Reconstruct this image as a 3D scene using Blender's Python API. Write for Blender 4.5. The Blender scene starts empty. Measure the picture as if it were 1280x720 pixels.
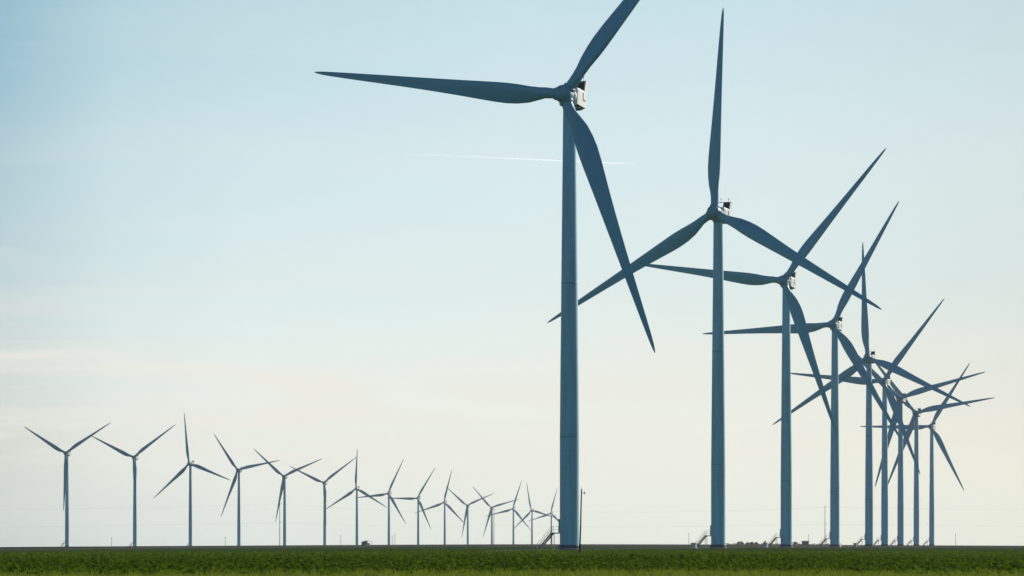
import bpy, bmesh, math, random
import numpy as np
from mathutils import Vector, Matrix

random.seed(7)
rng = np.random.default_rng(7)
S = bpy.context.scene
R = math.radians
PI = math.pi

# ------------------------------------------------------------------ camera, sky, sun, exposure
cam = bpy.data.cameras.new('camera')
cam_o = bpy.data.objects.new('camera', cam)
S.collection.objects.link(cam_o)
cam_o.location = (0, 0, 0)                 # eye level is z = 0; the field lies about 1.35 m below it
cam_o.rotation_euler = (R(90), 0, 0)
cam.sensor_width = 36
FPX, CX, HY = 5000.0, 640.0, 678.2         # focal length and level line on a 1280 x 720 frame
cam.lens = FPX / 1280 * 36
cam.shift_y = (HY - 360) / 1280
cam.clip_start = 1
cam.clip_end = 200000
S.camera = cam_o
EYE = 1.35

SUN_AZ, SUN_EL = R(45), R(20)              # azimuth measured from straight ahead (+Y) towards the right (+X)
sd = Vector((math.sin(SUN_AZ) * math.cos(SUN_EL), math.cos(SUN_AZ) * math.cos(SUN_EL), math.sin(SUN_EL)))
sun = bpy.data.lights.new('sun', 'SUN')
sun.energy = 4.6
sun.angle = R(0.5)
sun.color = (1.0, 0.93, 0.82)
sun_o = bpy.data.objects.new('sun', sun)
sun_o.rotation_euler = sd.to_track_quat('Z', 'Y').to_euler()
S.collection.objects.link(sun_o)

world = bpy.data.worlds.new('World')
S.world = world
world.use_nodes = True
wt = world.node_tree
wt.nodes.clear()


def N(tree, typ, ins=None, **kw):
    n = tree.nodes.new(typ)
    for k, v in kw.items():
        setattr(n, k, v)
    for k, v in (ins or {}).items():
        if isinstance(v, bpy.types.NodeSocket):
            tree.links.new(v, n.inputs[k])
        else:
            n.inputs[k].default_value = v
    return n


def ramp(tree, fac, stops, interp='LINEAR'):
    n = tree.nodes.new('ShaderNodeValToRGB')
    n.color_ramp.interpolation = interp
    el = n.color_ramp.elements
    while len(el) < len(stops):
        el.new(0.5)
    for e, (p, c) in zip(el, stops):
        e.position = p
        e.color = (c[0], c[1], c[2], 1) if not isinstance(c, (int, float)) else (c, c, c, 1)
    tree.links.new(fac, n.inputs['Fac'])
    return n.outputs['Color']


def mix(tree, fac, a, b, mode='MIX'):
    n = tree.nodes.new('ShaderNodeMix')
    n.data_type = 'RGBA'
    n.blend_type = mode
    for k, v in ((0, fac), (6, a), (7, b)):
        if isinstance(v, bpy.types.NodeSocket):
            tree.links.new(v, n.inputs[k])
        else:
            n.inputs[k].default_value = v if k == 0 else (*v, 1)
    return n.outputs[2]


sky = N(wt, 'ShaderNodeTexSky', sky_type='NISHITA', sun_disc=False, sun_elevation=SUN_EL,
        sun_rotation=SUN_AZ, altitude=900, air_density=1.0, dust_density=1.2, ozone_density=1.5)
tc = N(wt, 'ShaderNodeTexCoord')
sep = N(wt, 'ShaderNodeSeparateXYZ', {0: tc.outputs['Generated']})
el = sep.outputs['Z']
# tint of the lowest sky (the frame sees only 0 to 8 degrees of elevation)
elf = N(wt, 'ShaderNodeMapRange', {'Value': el, 'From Min': 0.0, 'From Max': 0.25}).outputs[0]
# thirds of a multiplier: the haze near the horizon evens out the sky's own warm band
TINT = [(0.005, (0.37, 0.485, 0.71)), (0.0266, (0.365, 0.462, 0.66)), (0.1025, (0.385, 0.415, 0.535)), (0.1744, (0.405, 0.41, 0.478)), (0.262, (0.41, 0.415, 0.452)), (0.3808, (0.468, 0.449, 0.44)), (0.5337, (0.472, 0.467, 0.424)), (1.0, (0.36, 0.36, 0.36))]
tint = ramp(wt, elf, TINT)
tint3 = N(wt, 'ShaderNodeVectorMath', {0: tint, 3: 3.0}, operation='SCALE').outputs[0]
ahead = N(wt, 'ShaderNodeMapRange', {'Value': sep.outputs['Y'], 'From Min': 0.2, 'From Max': 0.9}).outputs[0]
azf = N(wt, 'ShaderNodeMapRange', {'Value': sep.outputs['X'], 'From Min': -0.15, 'From Max': 0.15}).outputs[0]
az_hi = ramp(wt, azf, [(0.0, (.47, .60, .68)), (0.083, (.55, .68, .75)), (0.17, (.785, .84, .855)), (0.28, (.855, .875, .885)), (0.5, .88), (0.7, .835), (0.92, .735), (1.0, .72)])
az_lo = ramp(wt, azf, [(0.0, .78), (0.083, .84), (0.17, .935), (0.28, .955), (0.5, .89), (0.7, .815), (0.92, .70), (1.0, .68)])
elm = N(wt, 'ShaderNodeMapRange', {'Value': elf, 'From Min': 0.18, 'From Max': 0.48}).outputs[0]
azr = mix(wt, elm, az_lo, az_hi)
tint3 = mix(wt, 1.0, tint3, azr, 'MULTIPLY')
tint3 = mix(wt, ahead, (1.0, 1.0, 1.0), tint3)
col = mix(wt, 1.0, sky.outputs['Color'], tint3, 'MULTIPLY')
# thin streaks of high cloud low over the horizon, mostly to the left
cmap = N(wt, 'ShaderNodeMapping', {0: tc.outputs['Generated'], 'Scale': (9.0, 3.0, 85.0), 'Rotation': (0, R(-1.0), 0)})
cn = N(wt, 'ShaderNodeTexNoise', {'Vector': cmap.outputs[0], 'Scale': 1.0, 'Detail': 7.0, 'Roughness': 0.58, 'Distortion': 0.6})
cf = ramp(wt, cn.outputs[0], [(0.44, 0.0), (0.60, 1.0)])
band = ramp(wt, elf, [(0.0, 0.0), (0.04, 0.35), (0.10, 1.0), (0.185, 1.0), (0.24, 0.25), (0.40, 0.10), (0.8, 0.0)])
cleft = N(wt, 'ShaderNodeMapRange', {'Value': sep.outputs['X'], 'From Min': 0.09, 'From Max': -0.04, 'To Min': 0.2, 'To Max': 1.0}).outputs[0]
cfac = N(wt, 'ShaderNodeMath', {0: cf, 1: band}, operation='MULTIPLY')
cfac = N(wt, 'ShaderNodeMath', {0: cfac.outputs[0], 1: cleft}, operation='MULTIPLY')
cfac = N(wt, 'ShaderNodeMath', {0: cfac.outputs[0], 1: 0.8}, operation='MULTIPLY')
col = mix(wt, cfac.outputs[0], col, (8.5, 8.35, 7.7))
bg = N(wt, 'ShaderNodeBackground', {'Color': col, 'Strength': 0.10})
wo = N(wt, 'ShaderNodeOutputWorld', {'Surface': bg.outputs[0]})

S.view_settings.view_transform = 'Standard'
S.view_settings.look = 'None'
S.view_settings.exposure = 0.0
S.view_settings.gamma = 1.0
S.view_settings.use_curve_mapping = False
S.cycles.max_bounces = 6
S.cycles.volume_bounces = 0
S.cycles.use_denoising = True
S.cycles.transparent_max_bounces = 16


# ------------------------------------------------------------------ materials
def material(name):
    m = bpy.data.materials.new(name)
    m.use_nodes = True
    t = m.node_tree
    t.nodes.clear()
    out = N(t, 'ShaderNodeOutputMaterial')
    return m, t, out


def plain(name, c, rough=0.6, var=0.12, scale=0.6, metallic=0.0, spec=0.4, stretch=(1, 1, 1)):
    """a surface whose colour wanders a little with noise in object space"""
    m, t, out = material(name)
    tcn = N(t, 'ShaderNodeTexCoord')
    mp = N(t, 'ShaderNodeMapping', {0: tcn.outputs['Object'], 'Scale': stretch})
    nz = N(t, 'ShaderNodeTexNoise', {'Vector': mp.outputs[0], 'Scale': scale, 'Detail': 5.0, 'Roughness': 0.6})
    f = ramp(t, nz.outputs[0], [(0.3, 1 - var), (0.7, 1 + var * 0.3)])
    c2 = mix(t, 1.0, c, f, 'MULTIPLY')
    b = N(t, 'ShaderNodeBsdfPrincipled', {'Base Color': c2, 'Roughness': rough, 'Metallic': metallic,
                                          'Specular IOR Level': spec})
    t.links.new(b.outputs[0], out.inputs[0])
    return m


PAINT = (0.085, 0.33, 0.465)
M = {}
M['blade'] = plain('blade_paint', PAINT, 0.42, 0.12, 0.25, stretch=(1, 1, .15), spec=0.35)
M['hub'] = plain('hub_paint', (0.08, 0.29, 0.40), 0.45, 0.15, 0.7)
M['nacelle'] = plain('nacelle_paint', (0.68, 0.70, 0.69), 0.5, 0.10, 0.5)
M['under'] = plain('underside_shade', (0.10, 0.10, 0.075), 0.7, 0.3, 0.8)  # dark olive: the shade below the nacelle, put into the colour
M['dark'] = plain('dark_grille', (0.015, 0.02, 0.025), 0.7, 0.3, 3.0)
M['ring'] = plain('base_ring_paint', (0.05, 0.085, 0.13), 0.6, 0.2, 0.8)
M['concrete'] = plain('concrete', (0.20, 0.20, 0.19), 0.9, 0.25, 1.2)
M['galv'] = plain('galvanised_steel', (0.46, 0.46, 0.44), 0.5, 0.2, 2.0, metallic=0.2)
M['stair'] = plain('stair_steel', (0.17, 0.17, 0.17), 0.6, 0.2, 2.0)
M['wood'] = plain('weathered_pole_wood', (0.055, 0.045, 0.038), 0.9, 0.35, 3.0, stretch=(4, 4, .4))
M['steelpole'] = plain('rusted_steel_pole', (0.16, 0.12, 0.10), 0.8, 0.3, 1.0)
M['porcelain'] = plain('porcelain', (0.45, 0.45, 0.45), 0.3, 0.1, 4.0)
M['wire'] = plain('wire_metal', (0.12, 0.12, 0.12), 0.6, 0.1, 1.0)
M['cabinet'] = plain('cabinet_paint', (0.42, 0.46, 0.44), 0.6, 0.15, 2.0)
M['shed'] = plain('shed_cladding', (0.10, 0.13, 0.14), 0.7, 0.25, 0.7)
M['roof'] = plain('shed_roof_metal', (0.10, 0.115, 0.12), 0.5, 0.25, 0.9)
M['white'] = plain('white_paint', (0.75, 0.75, 0.72), 0.5, 0.1, 1.5)
M['bark'] = plain('bark', (0.06, 0.05, 0.04), 0.9, 0.3, 2.0)

# tower paint: same grey-blue paint, faint weld seams and streaks running down from the flanges
m, t, out = material('tower_paint')
tcn = N(t, 'ShaderNodeTexCoord')
sp = N(t, 'ShaderNodeSeparateXYZ', {0: tcn.outputs['Object']})
mp = N(t, 'ShaderNodeMapping', {0: tcn.outputs['Object'], 'Scale': (1.0, 1.0, 0.05)})
nz = N(t, 'ShaderNodeTexNoise', {'Vector': mp.outputs[0], 'Scale': 1.6, 'Detail': 5.0})
streak = ramp(t, nz.outputs[0], [(0.3, 0.78), (0.7, 1.08)])
seam = N(t, 'ShaderNodeMath', {0: sp.outputs['Z'], 1: 2.9}, operation='FRACT')
zz = N(t, 'ShaderNodeMath', {0: sp.outputs['Z'], 1: 1 / 2.9}, operation='MULTIPLY')
fr = N(t, 'ShaderNodeMath', {0: zz.outputs[0]}, operation='FRACT')
sm = ramp(t, fr.outputs[0], [(0.0, 0.92), (0.05, 0.92), (0.06, 1.0)])
t.nodes.remove(seam)
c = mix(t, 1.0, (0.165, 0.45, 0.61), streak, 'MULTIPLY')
c = mix(t, 1.0, c, sm, 'MULTIPLY')
b = N(t, 'ShaderNodeBsdfPrincipled', {'Base Color': c, 'Roughness': 0.45, 'Specular IOR Level': 0.35})
t.links.new(b.outputs[0], out.inputs[0])
M['tower'] = m


# ------------------------------------------------------------------ mesh helpers
class MB:
    def __init__(self):
        self.v, self.f, self.sm = [], [], []

    def add(self, vs, fs, smooth=False):
        o = len(self.v)
        self.v += [tuple(p) for p in vs]
        self.f += [tuple(i + o for i in q) for q in fs]
        self.sm += [smooth] * len(fs)

    def box(self, c, s, rot=None):
        vs = [Vector((x * s[0] / 2, y * s[1] / 2, z * s[2] / 2)) for x in (-1, 1) for y in (-1, 1) for z in (-1, 1)]
        if rot is not None:
            vs = [rot @ q for q in vs]
        vs = [q + Vector(c) for q in vs]
        self.add(vs, [(0, 1, 3, 2), (4, 6, 7, 5), (0, 4, 5, 1), (2, 3, 7, 6), (0, 2, 6, 4), (1, 5, 7, 3)])

    def tube(self, pts, rad, n=8, smooth=True, cap=True):
        pts = [Vector(p) for p in pts]
        if not isinstance(rad, (list, tuple)):
            rad = [rad] * len(pts)
        vs, fs = [], []
        for i, p in enumerate(pts):
            d = (pts[min(i + 1, len(pts) - 1)] - pts[max(i - 1, 0)]).normalized()
            a = d.cross(Vector((0, 0, 1)))
            if a.length < 1e-3:
                a = d.cross(Vector((0, 1, 0)))
            a.normalize()
            b2 = d.cross(a).normalized()
            for k in range(n):
                ang = 2 * PI * k / n
                vs.append(p + rad[i] * (math.cos(ang) * a + math.sin(ang) * b2))
        for i in range(len(pts) - 1):
            for k in range(n):
                k2 = (k + 1) % n
                fs.append((i * n + k, i * n + k2, (i + 1) * n + k2, (i + 1) * n + k))
        self.add(vs, fs, smooth)
        if cap:
            L = len(pts) - 1
            self.add([vs[k] for k in range(n)], [tuple(range(n - 1, -1, -1))])
            self.add([vs[L * n + k] for k in range(n)], [tuple(range(n))])

    def loft(self, rings, smooth=True, cap=True):
        n = len(rings[0])
        vs = [q for r in rings for q in r]
        fs = []
        for i in range(len(rings) - 1):
            for k in range(n):
                k2 = (k + 1) % n
                fs.append((i * n + k, i * n + k2, (i + 1) * n + k2, (i + 1) * n + k))
        self.add(vs, fs, smooth)
        if cap:
            self.add(rings[0], [tuple(range(n - 1, -1, -1))])
            self.add(rings[-1], [tuple(range(n))])

    def lathe(self, prof, n=32, smooth=True):
        """profile of (radius, height) about z"""
        rings = [[(r * math.cos(2 * PI * k / n), r * math.sin(2 * PI * k / n), z) for k in range(n)] for r, z in prof]
        self.loft(rings, smooth)

    def mesh(self, name, mat):
        me = bpy.data.meshes.new(name)
        me.from_pydata(self.v, [], self.f)
        me.polygons.foreach_set('use_smooth', self.sm)
        me.materials.append(mat)
        bm = bmesh.new()
        bm.from_mesh(me)
        bmesh.ops.recalc_face_normals(bm, faces=bm.faces)
        bm.to_mesh(me)
        bm.free()
        me.update()
        return me

    def build(self, name, mat, parent=None):
        o = bpy.data.objects.new(name, self.mesh(name, mat))
        S.collection.objects.link(o)
        o.parent = parent
        return o


def tag(o, label=None, cat=None, group=None, kind=None):
    if label: o['label'] = label
    if cat: o['category'] = cat
    if group: o['group'] = group
    if kind: o['kind'] = kind
    return o


def empty(name, loc, rz=0.0):
    o = bpy.data.objects.new(name, None)
    S.collection.objects.link(o)
    o.location = loc
    o.rotation_euler = (0, 0, rz)
    o.empty_display_size = 2
    return o


def copy_tree(o, parent=None):
    c = o.copy()
    S.collection.objects.link(c)
    if parent is not None:
        c.parent = parent
        c.matrix_parent_inverse = o.matrix_parent_inverse
    for ch in list(o.children):
        copy_tree(ch, c)
    return c


# ------------------------------------------------------------------ terrain
def smooth_noise(x, y):
    return (np.sin(x * .011 + 1.3) * np.sin(y * .007 + .4) + .6 * np.sin(x * .023 - y * .009 + 2.0)) * .5


def terrain(x, y):
    """a broad swell running away from the eye, falling gently to both sides, and a valley beyond 3.4 km"""
    x = np.asarray(x, float)
    y = np.asarray(y, float)
    z = np.interp(y, [-1000, 3380, 3500, 5500, 6400, 14000], [0, 0, -.35, -16.7, -23.5, -26])
    c = .012 * y
    u = x - c
    w = 25 + .02 * np.abs(y)
    s = np.sqrt(u * u + w * w) - w
    side = np.where(u < 0, .0062, .0042) * s
    return -EYE + z - side + .06 * smooth_noise(x, y) * np.clip((y - 900) / 500, 0, 1)


def tz(x, y):
    return float(terrain(x, y))


def at(px, d):
    """x for a bearing given on a 1280 wide frame, at distance d"""
    return (px - CX) / FPX * d


ys = np.concatenate([np.arange(-400, 100, 50), np.arange(100, 700, 20), np.arange(700, 3000, 60),
                     np.arange(3000, 4000, 25), np.arange(4000, 7000, 100), np.arange(7000, 13501, 500)]).astype(float)
xs = np.concatenate([np.arange(-3500, -800, 150), np.arange(-800, 800, 20), np.arange(800, 3501, 150)]).astype(float)
GX, GY = np.meshgrid(xs, ys)
GZ = terrain(GX, GY)
nx, ny = len(xs), len(ys)
gv = np.stack([GX.ravel(), GY.ravel(), GZ.ravel()], 1)
idx = np.arange(nx * ny).reshape(ny, nx)
gf = np.stack([idx[:-1, :-1].ravel(), idx[:-1, 1:].ravel(), idx[1:, 1:].ravel(), idx[1:, :-1].ravel()], 1)
me = bpy.data.meshes.new('ground')
me.from_pydata(gv.tolist(), [], gf.tolist())
me.polygons.foreach_set('use_smooth', [True] * len(me.polygons))
m, t, out = material('farmland_soil')
tcn = N(t, 'ShaderNodeTexCoord')
sp = N(t, 'ShaderNodeSeparateXYZ', {0: tcn.outputs['Object']})
n1 = N(t, 'ShaderNodeTexNoise', {'Vector': tcn.outputs['Object'], 'Scale': 0.012, 'Detail': 6.0, 'Roughness': 0.65})
n2 = N(t, 'ShaderNodeTexNoise', {'Vector': tcn.outputs['Object'], 'Scale': 0.25, 'Detail': 6.0, 'Roughness': 0.7})
# field boundary wobbles a little with noise
yy = N(t, 'ShaderNodeMath', {0: n1.outputs[0], 1: 160.0, 2: sp.outputs['Y']}, operation='MULTIPLY_ADD')
yy = N(t, 'ShaderNodeMath', {0: yy.outputs[0], 1: 1 / 4000}, operation='MULTIPLY')
fields = ramp(t, yy.outputs[0], [(0.0, (.040, .060, .012)), (0.14, (.035, .045, .014)), (0.172, (.030, .034, .014)), (0.186, (.075, .125, .030)),  # darkest stop: shadow at the crop's far edge, painted into the soil colour
                                 (0.31, (.095, .145, .042)), (0.36, (.145, .145, .108)), (0.62, (.15, .145, .112)),
                                 (0.84, (.07, .075, .055))])
v = ramp(t, n2.outputs[0], [(0.3, 0.65), (0.7, 1.25)])
xl = N(t, 'ShaderNodeMath', {0: n1.outputs[0], 1: 60.0, 2: sp.outputs['X']}, operation='MULTIPLY_ADD')
lf = N(t, 'ShaderNodeMapRange', {'Value': xl.outputs[0], 'From Min': -150.0, 'From Max': -215.0}).outputs[0]
fields = mix(t, lf, fields, (.026, .048, .022))              # a greener field to the left
c = mix(t, 1.0, fields, v, 'MULTIPLY')
v2 = ramp(t, n1.outputs[0], [(0.3, 0.8), (0.7, 1.15)])
c = mix(t, 1.0, c, v2, 'MULTIPLY')
b = N(t, 'ShaderNodeBsdfDiffuse', {'Color': c, 'Roughness': 0.6})
t.links.new(b.outputs[0], out.inputs[0])
me.materials.append(m)
g = bpy.data.objects.new('ground', me)
S.collection.objects.link(g)
tag(g, kind='structure')


def strip(name, pts, width, mat, lift=0.004):
    """a flat path laid on the terrain along a polyline"""
    mb = MB()
    L, Rr = [], []
    P = [Vector((p[0], p[1], 0)) for p in pts]
    Q = []
    for a, b2 in zip(P[:-1], P[1:]):
        k = max(1, int((b2 - a).length / 12))
        Q += [a.lerp(b2, i / k) for i in range(k)]
    Q.append(P[-1])
    for i, p in enumerate(Q):
        d = (Q[min(i + 1, len(Q) - 1)] - Q[max(i - 1, 0)]).normalized()
        n = Vector((-d.y, d.x, 0))
        L.append(p + n * width / 2)
        Rr.append(p - n * width / 2)
    vs = [(q.x, q.y, tz(q.x, q.y) + lift + .02) for pair in zip(L, Rr) for q in pair]
    fs = [(2 * i, 2 * i + 1, 2 * i + 3, 2 * i + 2) for i in range(len(Q) - 1)]
    mb.add(vs, fs, True)
    o = mb.build(name, mat)
    tag(o, kind='structure')
    return o


M['gravel'] = plain('gravel', (0.13, 0.125, 0.10), 0.95, 0.35, 0.8)
M['dirt'] = plain('pale_dirt', (0.23, 0.20, 0.15), 0.95, 0.3, 0.6)


# ------------------------------------------------------------------ wind turbine
RAD = 50.1            # blade tip radius
HUBZ = 80.0
TILT = R(7.0)
OVER = 2.35            # hub centre ahead of the tower axis


def airfoil(n, th):
    pts = []
    for k in range(n):
        a = 2 * PI * k / n
        x = .5 * (1 + math.cos(a))
        yt = 5 * th * (.2969 * math.sqrt(max(x, 0)) - .126 * x - .3516 * x * x + .2843 * x ** 3 - .1036 * x ** 4)
        cam_ = .03 * 4 * x * (1 - x)
        pts.append((x, cam_ + (yt if a < PI else -yt)))
    return pts


def blade_mesh():
    n = 28
    st = [  # r, chord, thickness, twist deg, leading edge offset from the blade axis
        (1.35, 1.85, 1.0, 0), (2.4, 1.85, 1.0, 0), (3.6, 1.95, .92, 14), (5.0, 2.35, .70, 14), (6.8, 2.95, .52, 13),
        (9.0, 3.45, .41, 12), (11.2, 3.62, .35, 10.5), (13.5, 3.50, .31, 9), (16.5, 3.20, .28, 7.5), (20, 2.82, .25, 6),
        (24, 2.45, .23, 4.5), (28, 2.12, .21, 3.4), (32, 1.83, .20, 2.4), (36, 1.57, .19, 1.6), (40, 1.30, .18, .9),
        (44, 1.02, .18, .3), (46.5, .82, .17, 0), (48.4, .60, .17, -.2), (49.4, .38, .17, -.4), (49.9, .18, .17, -.5),
        (RAD, .05, .17, -.5)]
    rings = []
    for r, c, th, tw in st:
        w = min(1, max(0, (1.0 - th) / .5))           # 0 = round root, 1 = airfoil
        w = w * w * (3 - 2 * w)
        af = airfoil(n, min(th, .42))
        tw = R(tw + 3)
        le = .5 * (1 - w) + w * (.30 + .06 * (r / RAD))
        bend = .5 * (r / RAD) ** 2.4                  # bent back a little by the wind
        ring = []
        for k, (x, y) in enumerate(af):
            a = 2 * PI * k / n
            cxp, cyp = .5 * (1 + math.cos(a)), .5 * math.sin(a)
            px = (w * x + (1 - w) * cxp - le) * c
            py = (w * y + (1 - w) * cyp) * c
            # chord along +X = trailing direction, thickness along Y
            X = -(px * math.cos(tw) - py * math.sin(tw))
            Y = px * math.sin(tw) + py * math.cos(tw)
            ring.append((X, Y + bend, r))
        rings.append(ring)
    mb = MB()
    mb.loft(rings)
    return mb.mesh('blade', M['blade'])


def make_turbine():
    root = empty('wind_turbine', (0, 0, 0))
    # tower
    mb = MB()
    prof = [(1.70, .95), (1.70, 20.0), (1.66, 24), (1.60, 32), (1.53, 38), (1.45, 47), (1.35, 56), (1.235, 67), (1.12, 78.0)]
    full = []
    for (r0, z0), (r1, z1) in zip(prof[:-1], prof[1:]):
        k = max(1, int((z1 - z0) / 3))
        full += [(r0 + (r1 - r0) * i / k, z0 + (z1 - z0) * i / k) for i in range(k)]
    full.append(prof[-1])
    mb.lathe(full, 48)
    mb.build('tower', M['tower'], root)
    for z in (20.0, 47.0):
        fb = MB()
        r0 = np.interp(z, [p[1] for p in prof], [p[0] for p in prof])
        fb.lathe([(r0 - .05, z - .10), (r0 + .012, z - .09), (r0 + .012, z + .09), (r0 - .05, z + .10)], 48)
        fb.build('flange', M['hub'], root)
    fb = MB()
    fb.lathe([(1.86, .42), (1.90, .44), (1.90, .93), (1.86, .95), (1.60, .952)], 48)
    fb.build('base_ring', M['ring'], root)
    fb = MB()
    fb.lathe([(2.0, -.6), (2.0, .36), (1.95, .418), (1.5, .419)], 40)
    fb.build('foundation', M['concrete'], root)
    # door on the stair side (local -X)
    db = MB()
    for k in range(1):
        db.box((-1.70, 0, 4.30), (.16, 1.0, 2.2))
        db.box((-1.72, 0, 5.46), (.34, 1.3, .10))
        db.box((-1.72, .56, 4.30), (.24, .10, 2.3))
        db.box((-1.72, -.56, 4.30), (.24, .10, 2.3))
    door = db.build('door', M['hub'], root)
    # stairs: platform, stringers and treads, handrails
    sb = MB()
    zt = 3.12
    x0, x1, x2 = -1.73, -3.25, -5.85
    sb.box(((x0 + x1) / 2, 0, zt - .10), (x0 - x1, 1.15, .20))
    for yy_ in (-.52, .52):
        a, b2 = Vector((x1, yy_, zt - .10)), Vector((x2, yy_, .12))
        d = (b2 - a)
        ang = math.atan2(d.z, -d.x)
        sb.box((a + b2) / 2, (d.length, .07, .26), Matrix.Rotation(ang, 3, 'Y'))
    for i in range(1, 13):
        q = i / 13
        sb.box((x1 + (x2 - x1) * q, 0, zt - .05 + (.1 - zt) * q), (.27, 1.0, .05))
    for yy_ in (-.5, .5):
        sb.box((x1 + .1, yy_, zt / 2 - .1), (.10, .10, zt))
    stairs = sb.build('stairs', M['stair'], root)
    for yy_ in (-.56, .56):
        hb = MB()
        for h in (.55, 1.08):
            hb.tube([(x0 - .15, yy_, zt + h), (x1, yy_, zt + h), (x2, yy_, .12 + h), (x2 - .12, yy_, .10 + h)], .028, 6)
        for q in (0, .25, .5, .75, 1):
            px, pz = x1 + (x2 - x1) * q, zt + (.12 - zt) * q
            hb.tube([(px, yy_, pz), (px, yy_, pz + 1.08)], .026, 6)
        hb.tube([(x0 - .15, yy_, zt), (x0 - .15, yy_, zt + 1.08)], .026, 6)
        hb.tube([(x2 - .12, yy_, -.2), (x2 - .12, yy_, 1.18)], .05, 6)
        hb.build('handrail', M['galv'], stairs)

    # nacelle frame: origin on the rotor axis above the tower, -Y is upwind, tilted with the rotor
    tilt = Matrix.Rotation(-TILT, 4, 'X')     # nose (-Y) goes up
    NM = Matrix.Translation((0, 0, HUBZ)) @ tilt
    hc = NM @ Vector((0, -OVER, 0))
    NM = Matrix.Translation((0, 0, HUBZ + (HUBZ - hc.z))) @ tilt     # bring hub centre to z = HUBZ
    hc = NM @ Vector((0, -OVER, 0))

    def sq(hw, hh, y, zc, n=40, e=2.9, flat=0.0):
        ring = []
        for k in range(n):
            a = 2 * PI * k / n
            cx_, sx_ = math.cos(a), math.sin(a)
            X = hw * math.copysign(abs(cx_) ** (2 / e), cx_)
            Z = hh * math.copysign(abs(sx_) ** (2 / e), sx_)
            ring.append((X, y, zc + Z))
        return ring
    nb = MB()
    def sect(y, w, top, bot, ch):
        return [(w, y, top - .35), (w - .12, y, top - .12), (w - .4, y, top), (-w + .4, y, top), (-w + .12, y, top - .12), (-w, y, top - .35),
                (-w, y, bot + ch), (-w + .95, y, bot), (w - .95, y, bot), (w, y, bot + ch)]
    nb.loft([sect(-.52, 1.45, 1.4, -1.5, .4), sect(-.40, 1.72, 1.68, -1.8, .5), sect(.3, 1.78, 1.72, -1.88, .52), sect(2.6, 1.78, 1.72, -1.84, .5),
             sect(3.5, 1.74, 1.62, -1.62, .4), sect(3.85, 1.5, 1.35, -1.25, .3)], smooth=False)
    ncl = nb.build('nacelle', M['nacelle'], root)
    ncl.matrix_local = NM
    ub = MB()     # skin over the bottom faces, coloured dark to stand in for their shade
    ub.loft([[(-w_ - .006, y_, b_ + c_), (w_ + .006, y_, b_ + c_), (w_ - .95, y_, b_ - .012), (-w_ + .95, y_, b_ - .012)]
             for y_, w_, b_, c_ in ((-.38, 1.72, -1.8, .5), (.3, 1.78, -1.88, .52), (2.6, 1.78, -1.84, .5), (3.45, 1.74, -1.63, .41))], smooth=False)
    ub.build('underside_shade_skin', M['under'], ncl)
    # yaw collar down to the tower top
    yb = MB()
    yb.lathe([(1.17, 77.7), (1.24, 77.8), (1.24, 78.35), (1.17, 78.6)], 40)
    yb.build('yaw_collar', M['hub'], root)
    gb = MB()   # generator drum between hub and nacelle
    ringp = [(1.30, -1.28), (1.62, -1.22), (1.66, -1.0), (1.66, -.66), (1.62, -.60), (1.15, -.58)]
    rr = [[(r * math.cos(2 * PI * k / 40), y, r * math.sin(2 * PI * k / 40)) for k in range(40)] for r, y in ringp]
    gb.loft(rr)
    gen = gb.build('generator_drum', M['nacelle'], root)
    gen.matrix_local = NM
    # vent groove on both flanks
    for s in (-1, 1):
        vb = MB()
        vb.box((s * 1.785, 1.95, .62), (.06, .30, 1.2))
        vb.box((s * 1.785, 2.45, -.06), (.06, 1.3, .22))
        vo = vb.build('vent_slot', M['dark'], ncl)
    # roof cooler: frame standing across the rear of the roof
    cb = MB()
    lean = Matrix.Rotation(R(-12), 3, 'X')
    cb.box((0, 2.95, 3.48), (3.5, .16, .13))
    cb.box((-1.70, 2.72, 2.55), (.11, .13, 1.9), lean)
    cb.box((0.0, 2.72, 2.55), (.10, .13, 1.9), lean)
    cool = cb.build('cooler_frame', M['hub'], root)
    cool.matrix_local = NM
    pb = MB()
    pb.box((.82, 2.72, 2.55), (1.52, .20, 1.74), lean)
    pb.build('radiator', M['dark'], cool)
    fbm = MB()     # white side plate, wide at the top and leaning back
    for s in (1,):
        pr = [(2.45, 1.2), (3.45, 1.2), (3.95, 3.72), (3.05, 3.72)]
        vs = [(s * 1.62, y, z) for y, z in pr] + [(s * 1.75, y, z) for y, z in pr]
        fbm.add(vs, [(0, 1, 2, 3), (7, 6, 5, 4), (0, 4, 5, 1), (1, 5, 6, 2), (2, 6, 7, 3), (3, 7, 4, 0)])
    fbm.build('side_fin', M['nacelle'], cool)
    for xx in (-.75, 1.2):
        wb = MB()
        wb.tube([(xx, 2.95, 3.5), (xx, 2.95, 4.2)], .035, 6)
        wb.box((xx, 2.95, 4.28), (.2, .2, .2))
        wb.build('wind_sensor', M['dark'], cool)
    # hub
    HM = NM @ Matrix.Translation((0, -OVER, 0))
    hb = MB()
    pr = [(0.02, -1.95), (.55, -1.88), (1.05, -1.66), (1.42, -1.25), (1.58, -.75), (1.63, -.1), (1.60, .6), (1.50, 1.05), (1.30, 1.30)]
    hb.loft([[(r * math.cos(2 * PI * k / 40), y, r * math.sin(2 * PI * k / 40)) for k in range(40)] for r, y in pr])
    hub = hb.build('hub', M['hub'], root)
    hub.matrix_local = HM
    bme = blade_mesh()
    cb_ = MB()
    cb_.lathe([(.9, 1.0), (1.14, 1.02), (1.14, 1.66), (1.06, 1.78), (.9, 1.80)], 28)
    cme = cb_.mesh('root_collar', M['hub'])
    for k in range(3):
        bo = bpy.data.objects.new('blade', bme)
        S.collection.objects.link(bo)
        bo.parent = root
        co = bpy.data.objects.new('root_collar', cme)
        S.collection.objects.link(co)
        co.parent = bo
    root['_hm'] = [x for row in HM for x in row]
    return root, HM


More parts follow.
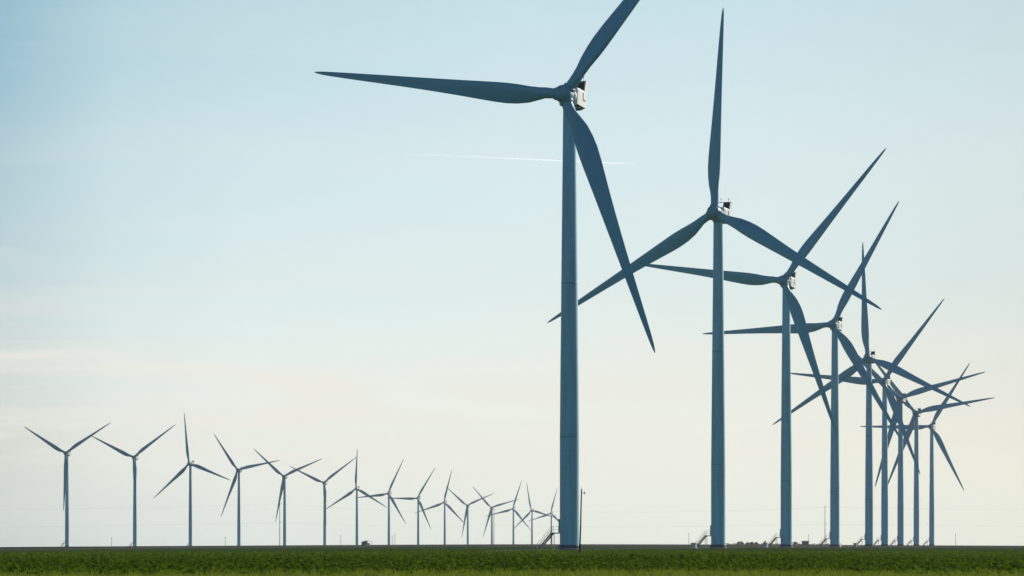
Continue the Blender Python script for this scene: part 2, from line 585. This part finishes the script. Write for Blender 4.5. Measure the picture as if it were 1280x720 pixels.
proto, HM = make_turbine()
del proto['_hm']


def set_phase(root, phase):
    """angle of one blade, counter-clockwise from the right as seen from upwind"""
    k = 0
    for ch in root.children:
        if ch.name.split('.')[0] == 'blade':
            th = phase + k * 2 * PI / 3
            # blade runs along +Z; turn it about the rotor axis so that it points along (cos th, sin th)
            ch.matrix_local = HM @ Matrix.Rotation(PI / 2 - th, 4, 'Y')
            k += 1


# bearing of the hub, height of the hub on the frame, first guess of distance, yaw, blade angle, label
ROW = [
    (705.3, 118, 700, 23.8, 52.5, 'nearest and tallest wind turbine, its upper blade tip leaving the top of the picture'),
    (892.8, 265.5, 950, 26.7, 90.6, 'big wind turbine directly right of the tallest one, one blade pointing straight up'),
    (979.3, 351, 1200, 25.0, 52.0, 'third largest wind turbine, one long blade level to the left, one up to the right'),
    (1041, 405.5, 1437, 22.9, 62.6, 'fourth turbine of the large row, beside the tall thin pole on the right horizon'),
    (1084.5, 447, 1690, 20.5, 94.5, 'turbine of the large row with upright blade, half covered by its nearer neighbour'),
    (1104, 477, 1951, 23.3, 54.0, 'large row turbine with a free blade reaching up right, hub in the tangle of blades'),
    (1124, 498, 2165, 24.3, 16.0, 'large row turbine with the upper of two blades pointing right, almost level'),
    (1144, 516, 2400, 24.0, 9.8, 'large row turbine with the lower of two blades pointing right, almost level'),
    (1163.5, 533, 2680, 22.1, 59.2, 'smallest and rightmost tower of the large row, a blade hanging down to the right'),
    (82, 566.5, 3400, 24.8, 31.5, 'leftmost small wind turbine, two blades in a V, one before its tower'),
    (167, 571.7, 3600, 23.7, 35.9, 'second small turbine from the left edge, V shaped blades, slightly lower than the first'),
    (236.3, 579.6, 3800, 28.3, 101.0, 'small turbine with a blade straight up, third from the left edge'),
    (297, 587.4, 4000, 29.6, 10.6, 'small turbine with a blade almost level right and one up left, fourth from left'),
    (354.4, 595.5, 4300, 26.5, 22.2, 'small turbine standing beside a tall thin pole at the left, fifth from left'),
    (404.7, 603.5, 4600, 24.0, 36.5, 'small turbine with V shaped blades left of the shed, sixth from left'),
    (445, 610.8, 4800, 25.3, 91.8, 'small turbine with upright blade standing just left of the low shed'),
    (485, 617, 5000, 27.4, 66.0, 'small turbine standing right of the low shed, a blade level to the left'),
    (521.7, 622.8, 5200, 28.2, 59.3, 'small turbine second right of the shed, its left blade exactly level'),
    (555, 628, 5500, 25.3, 78.4, 'small far turbine third right of the shed, left blade drooping slightly'),
    (583.8, 632, 5700, 27.1, 22.5, 'small far turbine fourth right of the shed, a blade hanging beside its tower'),
    (614, 634.7, 6000, 26.2, 15.7, 'tiny far turbine just left of a thin pole near the tallest tower'),
    (641, 636, 6300, 25.2, 74.0, 'tiny far turbine just right of a thin pole near the tallest tower'),
    (664.2, 638, 6600, 27.5, 104.5, 'tiny far turbine second left of the tallest tower, a blade tilted up left'),
    (688.5, 641.5, 7400, 27.0, 77.5, 'tiniest far turbine immediately left of the tallest tower, behind its stairs'),
]
turbines = []
for i, (px, py, d, yaw, ph, label) in enumerate(ROW):
    yaw = R(yaw)
    for it in range(40):       # stand the turbine where its hub height fits
        hx, hy = at(px, d), d
        bx, by = hx + OVER * math.sin(yaw), hy + OVER * math.cos(yaw)
        hub_z = tz(bx, by) + HUBZ
        d = .5 * d + .5 * hub_z * FPX / (HY - py)
    o = proto if i == 0 else copy_tree(proto)
    turbines.append(o)
    o.location = (bx, by, tz(bx, by))
    o.rotation_euler = (0, 0, -yaw)
    set_phase(o, R(ph))
    tag(o, label, 'wind turbine', 'wind turbines in the large row' if i < 9 else 'small wind turbines along the horizon')

# ------------------------------------------------------------------ tracks and pads
m = M['gravel']
for i, o in enumerate(turbines[:9]):
    mb = MB()
    x, y = o.location.x, o.location.y
    n = 40
    vs = [(x, y, tz(x, y) + .05)]
    for k in range(n):
        a = 2 * PI * k / n
        rr_ = 5.0 + .8 * math.sin(3 * a + i)
        xx, yy_ = x + rr_ * math.cos(a), y + rr_ * math.sin(a)
        vs.append((xx, yy_, tz(xx, yy_) + .03))
    mb.add(vs, [(0, 1 + k, 1 + (k + 1) % n) for k in range(n)], True)
    tag(mb.build('gravel_pad', m), kind='structure')
row_pts = [(o.location.x - 9, o.location.y) for o in turbines[:9]]
strip('track', [(row_pts[0][0] - 30, 300)] + row_pts + [(row_pts[-1][0] + 40, 2950)], 4.5, M['gravel'])
strip('field_path', [(at(430, 410), 408), (at(470, 440), 436), (at(520, 470), 462), (at(565, 500), 486)], 1.6, M['dirt'])

# ------------------------------------------------------------------ transformer cabinets at the stairs
def cabinet(px, d, w, h, label):
    x = at(px, d)
    r_ = empty('transformer_cabinet', (x, d, tz(x, d)), R(-20))
    b_ = MB(); b_.box((0, 0, .12 + h / 2), (w, 1.3, h)); b_.box((0, 0, .06), (w + .3, 1.6, .12))
    b_.build('body', M['cabinet'], r_)
    b_ = MB(); b_.box((0, 0, h + .16), (w + .14, 1.45, .08)); b_.build('lid', M['galv'], r_)
    for s in (-1, 1):
        b_ = MB(); b_.box((s * w / 4, -.665, .12 + h / 2), (w / 2 - .08, .025, h - .15)); b_.build('door', M['cabinet'], r_)
    tag(r_, label, 'cabinet', 'transformer cabinets beside the large turbines')


T = [o.location for o in turbines]
cabinet(867.5, T[1].y - 1, 1.15, 1.15, 'pale grey transformer cabinet at the stair foot of the second largest turbine')
cabinet(957, T[2].y - 1, 1.1, 1.2, 'pale grey transformer cabinet at the stair foot of the third largest turbine')
cabinet(1069, T[4].y - 1, 1.3, 1.3, 'grey transformer cabinet standing between the fourth and fifth large towers')
cabinet(1049.5, T[3].y + 2, .8, 1.1, 'small grey cabinet close against the right side of the fourth large tower')


# ------------------------------------------------------------------ poles
def wood_pole():
    px0, d = 724.7, 373.0
    x = at(px0, d)
    z = tz(x, d)
    r_ = empty('utility_pole', (x, d, z))
    lean = .17
    b_ = MB(); b_.tube([(0, 0, -.3), (0.02, 0, 1.3), (.09, 0, 3.2), (.13, 0, 5.2), (lean, 0, 6.35)], [.085, .08, .068, .062, .055], 10)
    b_.build('pole', M['wood'], r_)
    b_ = MB(); b_.tube([(0, 0, -.3), (.02, 0, 1.22)], [.112, .108], 10); b_.build('sleeve', M['wood'], r_)
    b_ = MB(); b_.box((lean + .16, 0, 5.98), (.34, .06, .06)); br = b_.build('bracket', M['galv'], r_)
    b_ = MB(); b_.tube([(lean + .28, 0, 5.85), (lean + .28, 0, 6.12)], [.055, .04], 8); b_.build('insulator', M['porcelain'], br)
    b_ = MB(); b_.tube([(lean - .04, 0, 6.3), (lean - .05, 0, 6.62)], [.02, .012], 6); b_.build('spike', M['galv'], r_)
    tag(r_, 'dark leaning wooden pole with small bracket, standing right of the tallest tower', 'utility pole', 'utility poles')
    return r_


wood_pole()


def tall_pole(px, d, ytop, label, rad=.22):
    x = at(px, d)
    z = tz(x, d)
    h = (HY - ytop) / FPX * d - z
    r_ = empty('utility_pole', (x, d, z))
    b_ = MB(); b_.tube([(0, 0, -.5), (0, 0, h)], [rad, rad * .7], 10)
    b_.build('pole', M['steelpole'], r_)
    for hh in (h - .6, h * .55):
        b_ = MB(); b_.box((.45, 0, hh), (.9, .10, .10)); ar = b_.build('arm', M['steelpole'], r_)
        b_ = MB(); b_.tube([(.85, 0, hh - .35), (.85, 0, hh + .05)], .10, 8); b_.build('insulator', M['porcelain'], ar)
    tag(r_, label, 'utility pole', 'utility poles')
    return Vector((x + .85, d, z + h - .95)), Vector((x + .85, d, z + h * .55 - .4))


A = []
A.append(tall_pole(349.7, 2400, 628, 'tall thin pole beside the fifth small turbine from the left'))
A.append(tall_pole(617.4, 2950, 635.5, 'tall thin pole among the tiny far turbines left of the tallest tower', .24))
A.append(tall_pole(1031.2, 2600, 632, 'tall thin brown pole left of the fourth large tower'))
for px, d, yt, lab in ((139.5, 3200, 671.5, 'short faint pole between the two leftmost small turbines'),
                       (281.5, 3200, 671, 'short faint pole just left of the fourth small turbine'),
                       (426, 3250, 669, 'short faint pole left of the turbine beside the low shed'),
                       (490.3, 3250, 669, 'left one of two short poles standing close together'),
                       (493.6, 3250, 667.5, 'right one of two short poles standing close together'),
                       (861, 3200, 666, 'short faint pole left of the second largest turbine'),
                       (1010.8, 3200, 668, 'short grey pole beside the low dark trees on the right horizon'),
                       (1194.5, 3150, 667, 'short faint pole alone right of the last large tower')):
    x = at(px, d)
    z = tz(x, d)
    h = (HY - yt) / FPX * d - z
    r_ = empty('utility_pole', (x, d, z))
    b_ = MB(); b_.tube([(0, 0, -.4), (0, 0, h)], [.17, .12], 8); b_.build('pole', M['wood'], r_)
    b_ = MB(); b_.box((0, 0, h - .5), (1.5, .1, .1)); b_.build('crossarm', M['wood'], r_)
    tag(r_, lab, 'utility pole', 'utility poles')


def cable(pts, sag, label):
    P = []
    for a, b2 in zip(pts[:-1], pts[1:]):
        for k in range(24):
            q = k / 24
            p = a.lerp(b2, q)
            P.append((p.x, p.y, p.z - 4 * sag * q * (1 - q)))
    P.append(pts[-1])
    b_ = MB(); b_.tube(P, .021, 5)
    tag(b_.build('power_cable', M['wire']), label, 'cable', 'power cables strung between the tall poles')


left_end, right_end = Vector((-700, 2700, 0)), Vector((800, 2500, 0))
cable([left_end + Vector((0, 0, 21))] + [a[0] for a in A] + [right_end + Vector((0, 0, 21))], 2.5,
      'upper of two faint power cables crossing the whole picture low above the horizon')
cable([left_end + Vector((0, 0, 9))] + [a[1] for a in A] + [right_end + Vector((0, 0, 9))], 1.5,
      'lower of two faint power cables crossing the whole picture close above the horizon')

# ------------------------------------------------------------------ shed on the horizon
d = 2900.0
x = at(452, d)
shed = empty('shed', (x, d, tz(x, d)))
b_ = MB()
pr = [(0, -.5), (3.6, -.5), (3.6, 2.9), (0, 1.6)]
pr = [(0, -.5), (3.7, -.5), (4.4, 3.0), (2.8, 3.1), (0, 2.1)]
vs = [(a, -3, z) for a, z in pr] + [(a, 4, z) for a, z in pr]
b_.add(vs, [(0, 1, 2, 3, 4), (9, 8, 7, 6, 5)] + [(k, 5 + k, 5 + (k + 1) % 5, (k + 1) % 5) for k in range(5)])
b_.build('wall', M['shed'], shed)
b_ = MB()
pr = [(-.3, 2.15), (1.2, 2.8), (2.8, 3.3), (4.4, 3.45), (5.8, 3.05), (7.6, 2.2)]
top = [(a, -3.4, z + .14) for a, z in pr] + [(a, 4.4, z + .14) for a, z in pr]
bot = [(a, -3.4, z) for a, z in pr] + [(a, 4.4, z) for a, z in pr]
n = len(pr)
fs = []
for k in range(n - 1):
    fs += [(k, k + 1, n + k + 1, n + k), (2 * n + k, 3 * n + k, 3 * n + k + 1, 2 * n + k + 1),
           (k, 2 * n + k, 2 * n + k + 1, k + 1), (n + k, n + k + 1, 3 * n + k + 1, 3 * n + k)]
fs += [(0, n, 3 * n, 2 * n), (n - 1, 3 * n - 1, 4 * n - 1, 2 * n - 1)]
b_.add(top + bot, fs)
b_.build('roof', M['roof'], shed)
for xx, yy_ in ((7.3, -3.1), (7.3, 4.1)):
    b_ = MB(); b_.tube([(xx, yy_, -.4), (xx, yy_, 2.4)], .07, 6); b_.build('post', M['galv'], shed)
tag(shed, 'small dark shed with an overhanging open roof on the horizon between two small turbines', 'shed')
x2 = at(461, d)
tank = empty('water_tank', (x2, d, tz(x2, d)))
b_ = MB(); b_.lathe([(.05, 1.55), (.7, 1.5), (1.05, 1.25), (1.1, .6), (1.1, -.2)][::-1], 20); b_.build('shell', M['white'], tank)
b_ = MB(); b_.lathe([(.25, 1.5), (.25, 1.62), (.05, 1.66)], 12); b_.build('lid', M['galv'], tank)
tag(tank, 'small pale tank under the open roof side of the dark shed', 'tank')

# ------------------------------------------------------------------ far trees and buildings at the right
m, t, out = material('far_foliage')
tcn = N(t, 'ShaderNodeTexCoord')
nz = N(t, 'ShaderNodeTexNoise', {'Vector': tcn.outputs['Object'], 'Scale': 1.2, 'Detail': 3.0})
c = ramp(t, nz.outputs[0], [(0.3, (.025, .038, .018)), (0.7, (.05, .07, .03))])
b = N(t, 'ShaderNodeBsdfPrincipled', {'Base Color': c, 'Roughness': 0.8, 'Specular IOR Level': 0.1})
t.links.new(b.outputs[0], out.inputs[0])
M['foliage'] = m


def tree(px, d, w, h, label, name='tree', cat='tree', nl=1000):
    x = at(px, d)
    o = empty(name, (x, d, tz(x, d)))
    b_ = MB()
    b_.tube([(0, 0, -.3), (.05, 0, h * .3), (0, .05, h * .7)], [.22, .16, .07], 7)
    for k in range(4):
        a = k * 1.6 + random.random()
        b_.tube([(0, 0, h * .25), (w * .25 * math.cos(a), w * .25 * math.sin(a), h * .6)], [.10, .03], 5)
    b_.build('trunk', M['bark'], o)
    b_ = MB()
    cl = [(random.uniform(-.36, .36) * w, random.uniform(-.36, .36) * w, h * random.uniform(.22, .76), random.uniform(.20, .34)) for _ in range(11)]
    for k in range(nl):
        cxx, cyy, czz, cr = random.choice(cl)
        v_ = Vector((random.gauss(0, 1), random.gauss(0, 1), random.gauss(0, 1))).normalized() * random.random() ** .4
        p = Vector((cxx + v_.x * cr * w * .75, cyy + v_.y * cr * w * .75, czz + v_.z * cr * h * .8))
        s = random.uniform(.14, .34)
        q = Vector((random.gauss(0, 1), random.gauss(0, 1), random.gauss(0, 1))).normalized()
        u = q.orthogonal().normalized()
        w2 = q.cross(u)
        b_.add([p - s * u, p + s * w2 * .6, p + s * u, p - s * w2 * .6], [(0, 1, 2, 3)])
    b_.build('crown', M['foliage'], o)
    tag(o, label, cat, 'trees and bushes on the right horizon')


tree(923.5, 3300, 3.2, 3.0, 'low dark tree on the horizon nearest the second largest tower')
tree(928, 3310, 3.0, 2.8, 'low dark tree second right of the second largest tower')
tree(934, 3320, 3.2, 2.5, 'low bush in the gap between second and third large towers, left half', 'bush', 'bush')
tree(940, 3310, 4.0, 2.6, 'wide low bush midway between the second and third large towers', 'bush', 'bush')
tree(945.5, 3320, 3.4, 2.3, 'flat bush right of the midpoint between second and third large towers', 'bush', 'bush')
tree(955.5, 3280, 2.9, 3.5, 'round dark tree just left of the stairs of the third largest tower')
tree(994.5, 3280, 3.4, 3.9, 'round dark tree just right of the third largest tower')
tree(988.5, 3300, 3.0, 2.5, 'low bush touching the right edge of the third largest tower', 'bush', 'bush')
d = 3270.0
x = at(1002.5, d)
barn = empty('barn', (x, d, tz(x, d)))
b_ = MB(); b_.box((2.7, 0, 1.1), (5.4, 5, 3.0)); b_.build('wall', M['shed'], barn)
b_ = MB()
vs = [(-.3, -2.8, 2.55), (-.3, 0, 3.3), (-.3, 2.8, 2.55), (5.7, -2.8, 2.55), (5.7, 0, 3.3), (5.7, 2.8, 2.55)]
b_.add(vs, [(0, 1, 4, 3), (1, 2, 5, 4), (0, 3, 5, 2), (0, 2, 1), (3, 4, 5)])
b_.build('roof', M['roof'], barn)
tag(barn, 'low dark barn on the horizon right of the third largest tower, beside a short pole', 'barn')
# hedge line: foliage nobody could count
b_ = MB()
for k in range(2600):
    px = random.uniform(905, 1038)
    d = random.uniform(3300, 3360)
    x = at(px, d)
    hh = .75 + .35 * math.sin(px * .7) + .25 * math.sin(px * 1.9 + 1)
    p = Vector((x, d, tz(x, d) + random.uniform(0, max(.3, hh))))
    s = random.uniform(.2, .42)
    q = Vector((random.gauss(0, 1), random.gauss(0, 1), random.gauss(0, 1))).normalized()
    u = q.orthogonal().normalized()
    w2 = q.cross(u)
    b_.add([p - s * u, p + s * w2 * .6, p + s * u, p - s * w2 * .6], [(0, 1, 2, 3)])
tag(b_.build('hedgerow', M['foliage']), 'low dark hedgerow along the horizon around the third largest tower', 'hedgerow', kind='stuff')

# ------------------------------------------------------------------ white marker in the field
d = 390.0
x = at(1120.5, d)
mk = empty('field_marker', (x, d, tz(x, d)))
b_ = MB(); b_.tube([(0, 0, -.2), (0, 0, .38)], .025, 8); b_.build('post', M['galv'], mk)
b_ = MB(); b_.box((0, 0, .45), (.17, .05, .15)); b_.build('plate', M['white'], mk)
tag(mk, 'tiny white marker plate standing in the green crop at the right', 'marker')

# ------------------------------------------------------------------ contrail
m, t, out = material('contrail_ice')
tcn = N(t, 'ShaderNodeTexCoord')
mp = N(t, 'ShaderNodeMapping', {0: tcn.outputs['Generated'], 'Scale': (30, 1, 1)})
nz = N(t, 'ShaderNodeTexNoise', {'Vector': mp.outputs[0], 'Scale': 1.0, 'Detail': 4.0})
gx = N(t, 'ShaderNodeSeparateXYZ', {0: tcn.outputs['Generated']})
dens = ramp(t, gx.outputs['X'], [(0.0, 0.0), (0.06, .07), (0.4, .12), (0.6, .17), (.9, .15), (1.0, .03)])
dn = mix(t, .5, dens, ramp(t, nz.outputs[0], [(.3, .5), (.7, 1.1)]), 'MULTIPLY')
tr = N(t, 'ShaderNodeBsdfTransparent')
df = N(t, 'ShaderNodeBsdfTranslucent', {'Color': (.95, .95, .95, 1)})
d2 = N(t, 'ShaderNodeBsdfDiffuse', {'Color': (.95, .95, .95, 1)})
ad = N(t, 'ShaderNodeAddShader', {0: df.outputs[0], 1: d2.outputs[0]})
ms = N(t, 'ShaderNodeMixShader', {0: dn, 1: tr.outputs[0], 2: ad.outputs[0]})
t.links.new(ms.outputs[0], out.inputs[0])
d = 30000.0
P, rr_ = [], []
for k in range(41):
    q = k / 40
    px, py = 505 + 296 * q, 192.3 + 13.0 * q
    P.append((at(px, d), d, (HY - py) / FPX * d))
    rr_.append(2 + 6.0 * math.sin(min(1, q * 1.3 + .12) * PI / 2) * (1 if q < .93 else (1 - q) / .07 * .8 + .2))
b_ = MB(); b_.tube(P, rr_, 10, cap=False)
tag(b_.build('contrail', m), 'thin white aircraft contrail crossing high behind the tallest turbine', 'contrail')

# ------------------------------------------------------------------ crop and grass
def leaf_material(name, c0, c1, ctr, patch, young=None):
    m, t, out = material(name)
    oi = N(t, 'ShaderNodeObjectInfo')
    geo = N(t, 'ShaderNodeNewGeometry')
    nz = N(t, 'ShaderNodeTexNoise', {'Vector': geo.outputs['Position'], 'Scale': patch, 'Detail': 4.0, 'Roughness': .6})
    f = N(t, 'ShaderNodeMath', {0: oi.outputs['Random'], 1: .55, 2: nz.outputs[0]}, operation='MULTIPLY_ADD')
    c = ramp(t, f.outputs[0], [(0.40, c0), (1.05, c1)])
    if young:        # a band of younger, yellower plants at the far side of the field
        gs = N(t, 'ShaderNodeSeparateXYZ', {0: geo.outputs['Position']})
        yf = N(t, 'ShaderNodeMapRange', {'Value': gs.outputs['Y'], 'From Min': 250.0, 'From Max': 350.0}).outputs[0]
        yf = N(t, 'ShaderNodeMath', {0: yf, 1: .85}, operation='MULTIPLY').outputs[0]
        c = mix(t, yf, c, young)
    wn = N(t, 'ShaderNodeTexNoise', {'Vector': geo.outputs['Position'], 'Scale': .11, 'Detail': 3.0})
    wf = ramp(t, wn.outputs[0], [(0.60, 0.0), (0.74, 0.5)])
    c = mix(t, wf, c, (.10, .085, .035))      # dry weedy patches
    b = N(t, 'ShaderNodeBsdfPrincipled', {'Base Color': c, 'Roughness': 0.8, 'Specular IOR Level': 0.0})
    tl = N(t, 'ShaderNodeBsdfTranslucent', {'Color': (*ctr, 1)})
    ms = N(t, 'ShaderNodeMixShader', {0: .3, 1: b.outputs[0], 2: tl.outputs[0]})
    t.links.new(ms.outputs[0], out.inputs[0])
    return m


M['crop'] = leaf_material('crop_leaf', (.020, .045, .004), (.098, .152, .012), (.10, .17, .01), .05, (.22, .265, .035))
M['grass'] = leaf_material('grass_leaf', (.11, .17, .015), (.22, .28, .035), (.24, .32, .035), .12)


def clump(name, kind, mat):
    """one source plant"""
    b_ = MB()
    if kind == 'crop':
        for k in range(26):
            a = random.random() * 2 * PI
            e = random.uniform(.1, 1.2)
            l = random.uniform(.12, .24)
            base = Vector((random.uniform(-.06, .06), random.uniform(-.06, .06), random.uniform(.02, .22)))
            dirv = Vector((math.cos(a) * math.cos(e), math.sin(a) * math.cos(e), math.sin(e)))
            s = Vector((-math.sin(a), math.cos(a), 0)) * l * .34
            mid = base + dirv * l * .55
            tip = base + dirv * l - Vector((0, 0, l * .22))
            b_.add([base, mid + s, tip, mid - s], [(0, 1, 2), (0, 2, 3)])
    else:
        for k in range(22):
            a = random.random() * 2 * PI
            h = random.uniform(.14, .36)
            base = Vector((random.uniform(-.16, .16), random.uniform(-.16, .16), 0))
            lean = Vector((math.cos(a), math.sin(a), 0)) * h * random.uniform(.1, .5)
            s = Vector((-math.sin(a), math.cos(a), 0)) * .014
            mid = base + lean * .35 + Vector((0, 0, h * .6))
            tip = base + lean + Vector((0, 0, h))
            b_.add([base - s, base + s, mid + s * .8, mid - s * .8, tip], [(0, 1, 2, 3), (3, 2, 4)])
    return b_.mesh(name, mat)


def scatter(name, pts, scales, srcs, seedv, label):
    """one object: source plants instanced on the points of a mesh"""
    me = bpy.data.meshes.new(name)
    me.vertices.add(len(pts))
    me.vertices.foreach_set('co', np.asarray(pts, np.float32).ravel())
    at_ = me.attributes.new('size', 'FLOAT', 'POINT')
    at_.data.foreach_set('value', np.asarray(scales, np.float32))
    o = bpy.data.objects.new(name, me)
    S.collection.objects.link(o)
    ng = bpy.data.node_groups.new(name + '_nodes', 'GeometryNodeTree')
    ng.interface.new_socket('Geometry', in_out='INPUT', socket_type='NodeSocketGeometry')
    ng.interface.new_socket('Geometry', in_out='OUTPUT', socket_type='NodeSocketGeometry')
    gi = ng.nodes.new('NodeGroupInput')
    go = ng.nodes.new('NodeGroupOutput')
    gi2 = ng.nodes.new('GeometryNodeGeometryToInstance')
    for mesh in srcs:
        # the source meshes enter through hidden-from-nothing mesh objects parked inside the node tree as instances
        so = bpy.data.objects.new('plant_source', mesh)
        oin = ng.nodes.new('GeometryNodeObjectInfo')
        oin.inputs['Object'].default_value = so
        oin.transform_space = 'ORIGINAL'
        ng.links.new(oin.outputs['Geometry'], gi2.inputs[0])
    rv = ng.nodes.new('FunctionNodeRandomValue')
    rv.data_type = 'FLOAT_VECTOR'
    rv.inputs['Min'].default_value = (-.15, -.15, 0)
    rv.inputs['Max'].default_value = (.15, .15, 6.283)
    rv.inputs['Seed'].default_value = seedv
    na = ng.nodes.new('GeometryNodeInputNamedAttribute')
    na.data_type = 'FLOAT'
    na.inputs['Name'].default_value = 'size'
    ip = ng.nodes.new('GeometryNodeInstanceOnPoints')
    ip.inputs['Pick Instance'].default_value = True
    ng.links.new(gi.outputs[0], ip.inputs['Points'])
    ng.links.new(gi2.outputs[0], ip.inputs['Instance'])
    ng.links.new(rv.outputs[0], ip.inputs['Rotation'])
    ng.links.new(na.outputs[0], ip.inputs['Scale'])
    ng.links.new(ip.outputs[0], go.inputs[0])
    md = o.modifiers.new('scatter', 'NODES')
    md.node_group = ng
    tag(o, label, name, kind='stuff')
    return o


def spread(n, y0, y1, margin, power=1.0):
    """random points in the wedge the place shows, a little wider than the frame"""
    y = y0 + (y1 - y0) * rng.random(n) ** power
    half = .128 * y + margin
    x = (rng.random(n) * 2 - 1) * half
    return x, y


n = 240000
x, y = spread(n, 128, 486, 8, 1.25)
x = np.round(x / .55) * .55 + rng.normal(0, .07, n)          # sown in rows running away from the road
gap = smooth_noise(x * 6, y * 5) + rng.normal(0, .5, n)
keep = (gap > -.75)
x, y = x[keep], y[keep]
sz = np.clip(rng.normal(.88, .26, len(x)) * (1 + .25 * smooth_noise(x * 9, y * 4)), .45, 1.9)
scatter('crop', np.stack([x, y, terrain(x, y)], 1), sz, [clump('crop_plant', 'crop', M['crop']) for _ in range(5)], 3,
        'dark green leafy crop covering the field in front')
n = 45000
x, y = spread(n, 104, 138, 6, 1.0)
keep = smooth_noise(x * 10, y * 8) + rng.normal(0, .6, n) > -.4
x, y = x[keep], y[keep]
scatter('grass', np.stack([x, y, terrain(x, y)], 1), np.clip(rng.normal(.95, .25, len(x)), .4, 1.7),
        [clump('grass_tuft', 'grass', M['grass']) for _ in range(5)], 5, 'yellowish green grass verge at the very front')

# ------------------------------------------------------------------ haze
hb = MB()
hb.box((0, 6400, 43), (7600, 14600, 200))
m, t, out = material('haze_air')
pv = N(t, 'ShaderNodeVolumePrincipled', {'Color': (.93, .96, 1.0, 1), 'Density': 2.3e-5, 'Anisotropy': 0.35})
t.links.new(pv.outputs[0], out.inputs['Volume'])
tag(hb.build('haze', m), kind='stuff')
